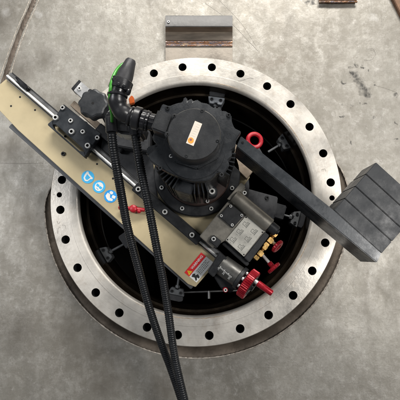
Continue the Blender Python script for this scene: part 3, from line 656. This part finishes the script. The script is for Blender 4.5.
# micrometer barrel and handwheel
ax0, ax1 = V(212.5, 259.3, 36), V(262, 295, 47)
ax = (ax1-ax0).normalized(); bc = V(217, 265, 36)
mb = MB(); mb.prism([(219.5, 252), (227.5, 258.5), (213.5, 277.5), (207.5, 272)], 20, 45, 0.7); mb.build('end_bracket', M['black'], mach)
mb = MB(); b0 = V(221.5, 264.5, 37); mb.lathe(b0, ax, [(0, 0), (0, 9.0), (0.5, 9.5), (19, 9.5), (19.6, 9.0), (19.6, 0)], 48); brl = mb.build('barrel', mat('dark_barrel_metal', (0.10, 0.098, 0.092), 0.6, 0.40, 0.15, 40, .05), mach)
mb = MB()
for c, t in (((218.8, 269.2), '10'), ((224.0, 273.8), '20'), ((229.6, 278.6), '30')): mb.text(t, c, 3.0, -48, 42.6, mi=0)
for i in range(12):
    c = rp((221, 267.5), i*1.35, 0); mb.prism([rp(c, -.12, -1.0), rp(c, .12, -1.0), rp(c, .12, 1.0 if i % 4 == 0 else 0.2), rp(c, -.12, 1.0 if i % 4 == 0 else .2)], 42, 43.4, 0, 0)
_sd = ax.cross(Vector((0, -1, 0))).normalized(); _up = _sd.cross(ax).normalized()
if _up.y > 0: _up = -_up
for i_, v_ in enumerate(mb.v):
    p_ = v_-b0; t_ = p_.dot(ax); s_ = p_.dot(_sd)
    mb.v[i_] = b0+ax*t_+_sd*s_+_up*math.sqrt(max(0, (9.6*S)**2-s_*s_))
mb.build('scale', M['white'], brl)
mb = MB(); mb.lathe(b0+ax*19.6*S, ax, [(0, 0), (0, 10.8), (3.0, 10.8), (3.6, 10.2), (3.6, 8), (4.5, 7), (6, 7), (6, 0)], 48); cl = mb.build('collar', M['black'], mach)
for t in (-0.9, -0.1, .8):
    up = Vector((0, -1, 0)); s_ = ax.cross(up).normalized(); dv = (up-ax*up.dot(ax)).normalized()
    c = b0+ax*24.2*S+(dv*math.cos(t)+s_*math.sin(t))*8.4*S
    mb = MB(); mb.rod(c-ax*2.5*S, c+ax*0.8*S, 1.7, 14); mb.build('screw', M['steel'], cl)
w0 = b0+ax*25.6*S
mb = MB(); mb.lathe(w0, ax, [(0, 0), (0, 12.6), (.7, 13.7), (6.8, 13.7), (7.5, 13.0), (7.5, 10.6), (6.8, 10.2), (6.8, 0)], 176, lambda t: 1+.02*(1 if math.cos(44*t) > 0 else -1)); hw = mb.build('handwheel', M['red'], mach, ang=25)
mb = MB(); mb.lathe(w0+ax*6.2*S, ax, [(0, 0), (0, 10), (1.2, 10), (1.8, 9.4), (1.8, 4), (3.8, 3.6), (3.8, 0)], 48); mb.build('face_disc', M['black'], hw)
sv = ax.cross(Vector((0, -1, 0))).normalized(); uv = (Vector((0, -1, 0))-ax*Vector((0, -1, 0)).dot(ax)).normalized()
for a in (0.4, 1.7, 3.0, 4.2, 5.4):
    c = w0+ax*8*S+(uv*math.cos(a)+sv*math.sin(a))*7.2*S
    mb = MB(); mb.rod(c-ax*.3*S, c+ax*.35*S, 1.4, 12, 0.05); mb.build('dial_hole', M['hole'], hw)
h0 = V(256.2, 282, 51)
mb = MB(); mb.rod(h0-ax*6*S, h0+ax*2*S, 2.0, 14); mb.build('handle_shank', M['steel'], hw)
mb = MB(); mb.lathe(h0+ax*1.5*S, ax, [(0, 0), (0, 2.5), (.4, 2.9), (14.4, 2.7), (15.2, 2.2), (15.2, 0)], 24); mb.build('handle', M['red'], hw)
mb = MB(); mb.cyl(225.5, 290, 2.6, 24, 40, 20); o = mb.build('locking_screw', M['redpaint'], mach); bolt(225.5, 290, 1.9, 40, o)
mb = MB(); mb.prism([(214, 277), (219, 273), (236, 288), (231, 293), (222, 290)], 10, 34, 0.7); mb.build('lower_housing', M['black'], mach)

# ================================================================ MOTOR
ZP = 130; ZC = 150
mo = thing('electric_motor', V(197, 173.5, 32), 'charcoal electric motor with round cover standing on the machine bed', 'motor')
mcx, mcz = V(197, 173.5, 32).x, V(197, 173.5, 32).z
def at_m(dx, dz, z): return Vector((mcx+dx*S, -z*S, mcz+dz*S))
# finned housing
mb = MB(); o = at_m(0, 0, 31)
mb.lathe(o, (0, -1, 0), [(0, 0), (0, 29), (6, 29), (8, 23), (60, 22.5), (100, 22.5), (100, 0)], 64)
hs = mb.build('housing', M['motor'], mo)
mb = MB()
for k in range(56):
    a = 2*PI*k/56
    if abs(math.degrees(a)-253) < 13 or abs(math.degrees(a)-309) < 15: continue
    d = Vector((math.cos(a), 0, math.sin(a))); t = Vector((-math.sin(a), 0, math.cos(a)))
    mb.box(at_m(0, 0, 84)+d*26.4*S, d*4.7*S, t*0.55*S, Vector((0, 30*S, 0)), 0.2)
mb.build('cooling_fins', M['motor'], mo)
a = math.radians(253); d = Vector((math.cos(a), 0, math.sin(a))); t = Vector((-math.sin(a), 0, math.cos(a)))
mb = MB(); mb.box(at_m(0, 0, 82)+d*26.4*S, d*4.0*S, t*7*S, Vector((0, 29*S, 0)), 0.4); np_ = mb.build('nameplate_pad', M['motor'], mo)
mb = MB(); mb.box(at_m(0, 0, 84)+d*30.6*S, d*.2*S, t*5.2*S, Vector((0, 22*S, 0)), 0.1)
for i in range(6): mb.box(at_m(0, 0, 66+i*7)+d*30.85*S+t*random.uniform(-1, 1)*S, d*.05*S, t*random.uniform(2.4, 3.8)*S, Vector((0, 1.0*S, 0)), 0, 1)
mb.build('nameplate', [mat('dull_nameplate', (0.15, 0.145, 0.13), .5, .4, .1, 50, 0), M['ink']], np_)
# bottom corner lugs with bolts
for (x, y, r) in ((212, 191.5, 3.3), (161, 169, 3.0), (227, 172, 2.8), (176, 150, 3)):
    mb = MB(); mb.cyl(x, y, r*1.7, 32, 56, 20, 0.6); o = mb.build('corner_lug', M['motor'], mo); bolt(x, y, r, 56, o)
mb = MB(); mb.cyl(197.5, 172.5, 33, 31, 42, 64, 1); mb.build('base_collar', mat('dark_red_brown_seal', (0.035, 0.018, 0.014), 0, .5, .2, 30, .05), mo)
bolt(207.5, 201.3, 1.9, 44, mo)
# end plate with uneven outline
pts = [(162.5, 103.5), (169, 106), (177, 103), (182.5, 102), (184, 97), (187, 97.5), (187.5, 101), (190, 98.5), (192.5, 99), (193, 101.5), (196, 99.5), (199, 100), (200, 102), (208, 103.5), (212, 107), (217, 108.5), (219, 106), (221.5, 107.5), (221, 111), (225, 110.5), (231.5, 115), (232, 122), (234.5, 128), (241.5, 131.5), (236.5, 138.5), (235.5, 146.5), (231.5, 150), (232, 156), (228, 160), (229.5, 165), (223.5, 174), (217.5, 172), (212, 178.5), (205, 181), (193.5, 181.3), (183.5, 178.5), (168.5, 172.5), (158, 166.5), (150, 160.5), (147.5, 156), (154, 150), (158, 145), (152, 138), (155, 130), (158, 118), (159.5, 110)]
mb = MB(); mb.prism(pts, ZP-9, ZP, 0.6); ep = mb.build('end_plate', M['motor'], mo)
mb = MB()
for x, y in ((174, 107.5), (186.5, 107), (222, 117), (229, 136), (224, 160), (210, 173), (168, 165.5), (160, 152)):
    n_ = 20; mb = MB(); mb.lathe(V(x, y, ZP-.05)+Vector((0, .3*S, 0)), (0, -1, 0), [(0, 2.3), (.45, 2.1), (.45, 1.7), (.1, 1.6)], n_); mb.build('cast_dimple', M['motor'], ep)
for x, y, r in ((167.5, 108.5, 2.3), (228.5, 115.5, 2.3), (171, 156.3, 2.2), (201.3, 167, 1.9), (221.5, 175, 2.6), (160.3, 168.3, 2.6)): bolt(x, y, r*.9, ZP, ep, BBOLT if r > 2.2 else BOLT)
# cover
mb = MB(); kk = kz(194, 134, ZC); cc = V(194, 134, ZC)
mb.prism([(194.5+30.5*math.cos(PI/8+PI/4*q+.3), 138.5+30.5*math.sin(PI/8+PI/4*q+.3)) for q in range(8)], ZP-2, ZP+5, .8); mb.build('cover_seat', M['motor'], mo); mb = MB()
mb.lathe(cc+Vector((0, (ZC-ZP+2)*S, 0)), (0, -1, 0), [(0, 0), (0, 26.6*kk), (8, 26.6*kk), (8.2, 27*kk), (20.8, 26.6*kk), (22, 25.6*kk), (22, 0)], 96); cv = mb.build('cover', M['cover'], mo)
for x, y in ((174.4, 116.4), (202, 111.4), (217.4, 141.4), (186.4, 156.2), (167.6, 134.4)):
    mb = MB(); mb.cyl(x, y, 3.2, ZC-14, ZC-0.6, 20, 0.5); mb.build('lug', M['cover'], cv); bolt(x, y, 1.7, ZC-.6, cv, BBOLT)
mb = MB(); mb.prism([(195, 120.8), (202.2, 123.8), (193.5, 146), (186, 143)], ZC-.2, ZC+.15, 0, 0); disc(mb, 190.8, 140.4, 3.0, ZC+.25, 1, 24); disc(mb, 190.8, 139.6, 1.2, ZC+.35, 2, 16)
for k in range(6):
    a = (199.0-k*1.15, 124.8+k*2.2); mb.prism([(a[0]-1.8, a[1]-.9), (a[0]+1.6, a[1]+.5), (a[0]+1.5, a[1]+.8), (a[0]-1.9, a[1]-.6)], ZC, ZC+.22, 0, 3)
mb.build('cover_sticker', [M['cream'], mat('orange_dot', (0.85, 0.30, 0.05), 0, .4, .05, 40, 0), mat('blue_dot', (0.25, 0.12, 0.12), 0, .4, .05, 40, 0), mat('pale_ink', (0.62, 0.56, 0.49), 0, .5, .05, 40, 0)], mo, label='cream sticker with an orange round emblem')
mb = MB(); mb.prism([(158.3, 108.2), (173.5, 115.4), (166.6, 134.8), (150.5, 128.5)], ZP-4, ZC-5, 1.2); mb.build('terminal_box', M['cover'], mo)
mb = MB(); mb.box(at_m(14, -24.2, ZP+6), Vector((4*S, 0, 0)), Vector((0, 4*S, 0)), Vector((0, 0, 0.01*S))); 
mb = MB(); mb.prism([(147, 147), (160, 143), (166, 156), (156, 160), (146, 154)], 96, 112, 0.8); o = mb.build('mount_bracket', M['motor'], mo)

# ================================================================ COUNTERWEIGHT
cw = thing('counterweight', V(362, 220, 54), 'slate coloured counterweight block of stacked bars on a long arm', 'counterweight')
mb = MB(); mb.prism([(241, 135.8), (320, 199), (334, 210.3), (381.5, 253.4), (377, 262.8), (236.5, 146.6)], 54, 90, 0.6); arm = mb.build('arm', M['arm'], cw)
bolt(242.7, 142.3, 1.2, 90, arm, BBOLT, 'pin')
e0 = Vector((334.0, 210.4)); e1 = Vector((376.3, 162.0)); du = Vector((47.5, 43.2))
for i in range(4):
    g0, g1 = i/4+.004, (i+1)/4-.004
    a = e0.lerp(e1, g0); b = e0.lerp(e1, g1)
    mb = MB(); mb.prism([tuple(a), tuple(b), tuple(b+du), tuple(a+du)], 54+(i == 3)*2, 90-(i == 3)*1.5, 0.45)
    mb.build('weight_bar', M['weight'], cw)
# ================================================================ LIFTING EYE
mb = MB(); c = V(254.5, 140.5, 20); P = [c+Vector((math.cos(t*PI/24), 0.2*math.cos(t*PI/24), math.sin(t*PI/24)))*6.6*S for t in range(49)]
mb.tube(P, 2.15, 16); mb.rod(c+Vector((-5*S, 0, -7*S)), c+Vector((-11*S, 2*S, -15*S)), 2.4, 14)
mb.rod(c+Vector((-4.2*S, 0, -6*S)), c+Vector((-6*S, .5*S, -8.5*S)), 4.6, 20)
o = mb.build('lifting_eye', M['redpaint'], ang=50); tag(o, 'glossy red lifting eye ring behind the counterweight arm', 'lifting eye')

# ================================================================ CONDUITS AND CONNECTOR
def hose(pts, label, r, pitch=1.9):
    P = smooth_path([V(*p) for p in pts], pitch/4)
    t = MB(); t.tube(P, lambda i: r if i % 4 in (0, 1) else r*0.87, 18)
    o_ = t.build('corrugated_conduit', M['hose'], ang=60); tag(o_, label, 'conduit', 'black corrugated conduits')
    return o_
hose([(111.5, 132, 118), (113.5, 150, 112), (117, 170, 104), (122.5, 201, 88), (127.5, 227, 76), (137.5, 265, 62), (150, 310, 48), (162, 345, 36), (171, 369, 28), (183, 405, 20), (196, 450, 10), (215, 520, -5)], 'left one of two black corrugated conduits hanging from the connector', 3.6)
hose([(134.5, 130, 112), (138.5, 156, 108), (142.8, 180, 100), (148.2, 205, 92), (153, 229, 84), (158, 255, 76), (163, 280, 68), (168, 310, 58), (175, 358, 46), (184.5, 400, 38), (196, 450, 26), (212, 520, 8)], 'right one of two black corrugated conduits, passing in front of the other', 3.5)
cn = thing('cable_connector', V(122, 115, 118), 'black elbow cable connector plugged into the motor terminal box', 'connector')
ZK = 128
mb = MB(); P = smooth_path([V(121, 84, ZK+6), V(117.5, 94, ZK+6), V(117.8, 104, ZK+4), V(123, 112.5, ZK+2), V(132, 116.5, ZK), V(138, 119, ZK)], 0.8)
mb.tube(P, lambda i: 6.6+0.25*math.sin(i*.5), 24); mb.build('elbow', M['rubber'], cn, ang=50)
def gland(a, b, r, name, m_, n=40, teeth=0, am=.03):
    mb_ = MB(); L_ = (b-a).length/S
    mb_.lathe(a, b-a, [(0, 0), (0, r-.5), (.5, r), (L_-.5, r), (L_, r-.5), (L_, 0)], n, (lambda t: 1+am*(1 if math.cos(teeth*t) > 0 else -1)) if teeth else None)
    return mb_.build(name, m_, cn)
gland(V(134, 117.5, ZK), V(140.5, 119.3, ZK), 8.6, 'clamp_ring', M['rubber'])
gland(V(141.5, 119.3, ZK), V(149.5, 121.6, ZK), 7.2, 'gland_nut', M['rubber'], 60, 12)
gland(V(149, 121.4, ZK), V(155, 123, ZK), 6.2, 'thread', M['rubber'], 40, 14, .03)
gland(V(145.3, 120.4, ZK), V(147.0, 120.9, ZK), 7.9, 'seal_ring', M['rubber'])
gland(V(117.6, 94, ZK+6), V(117.2, 97, ZK+6), 7.4, 'seal_ring', M['rubber'])
gland(V(129.5, 115.8, ZK), V(132, 116.8, ZK), 7.6, 'seal_ring', M['rubber'])
for q in ((124.5, 86, ZK+13.5), (118.5, 84, ZK+13.5)): gland(V(*q), V(q[0], q[1], q[2]+1.8), 1.3, 'clamp_screw', M['black'])
gland(V(122.5, 80.5, ZK+6), V(119.0, 90.5, ZK+6), 8.2, 'clamp_ring', M['rubber'])
gland(V(127.5, 91.5, ZK+12), V(130, 92.4, ZK+12), 2.6, 'clamp_screw', M['rubber'])
gland(V(113, 81, ZK+12), V(118, 77.5, ZK+12), 2.0, 'clamp_screw', M['rubber'])
mb = MB(); a, b = V(122.5, 82, ZK+6), V(131.5, 59.5, ZK+8); L_ = (b-a).length/S
mb.lathe(a, b-a, [(0, 0), (0, 6.4), (L_*.3, 6.1), (L_*.92, 3.9), (L_, 3.0), (L_, 2), (L_-2, 1.8), (L_-2, 0)], 24); mb.build('tapered_boot', mat('grey_boot_rubber', (0.03, 0.03, 0.033), 0, .5, .1, 40, .05), cn, ang=50)
gland(V(111, 118, 116), V(112, 133, 117), 4.6, 'hose_fitting', M['rubber'], 40, 10, .02)
gland(V(133.5, 122, 116), V(134.8, 134, 112), 4.6, 'hose_fitting', M['rubber'], 40, 10, .02)
mb = MB(); mb.prism([(104, 112), (118, 108), (146, 124), (143, 136), (118, 133), (106, 124)], 96, 116, 2.0, seg=3); mb.build('junction_body', M['rubber'], cn)
mb = MB(); mb.tube(smooth_path([V(128, 62.5, ZK+3), V(121, 65.5, ZK+5), V(115, 73, ZK+9), V(111.2, 84, ZK+12), V(110, 94, ZK+10), V(110, 104, ZK+6), V(111.8, 114, ZK), V(112, 122, ZK-8)], 1), 1.2, 12)
o = mb.build('green_wire', M['green'], ang=60); tag(o, 'bright green wire looped along the left of the black elbow connector', 'wire')
mb = MB(); mb.prism([(131.5, 95), (133.6, 97), (134.2, 102.5), (129.5, 104), (128.5, 98.5)], ZK-14, ZK-10, .4); o = mb.build('plastic_tag', M['orange']); tag(o, 'small orange plastic tag tucked behind the elbow connector', 'tag')
bpy.data.objects.remove(BOLT); bpy.data.objects.remove(BBOLT)
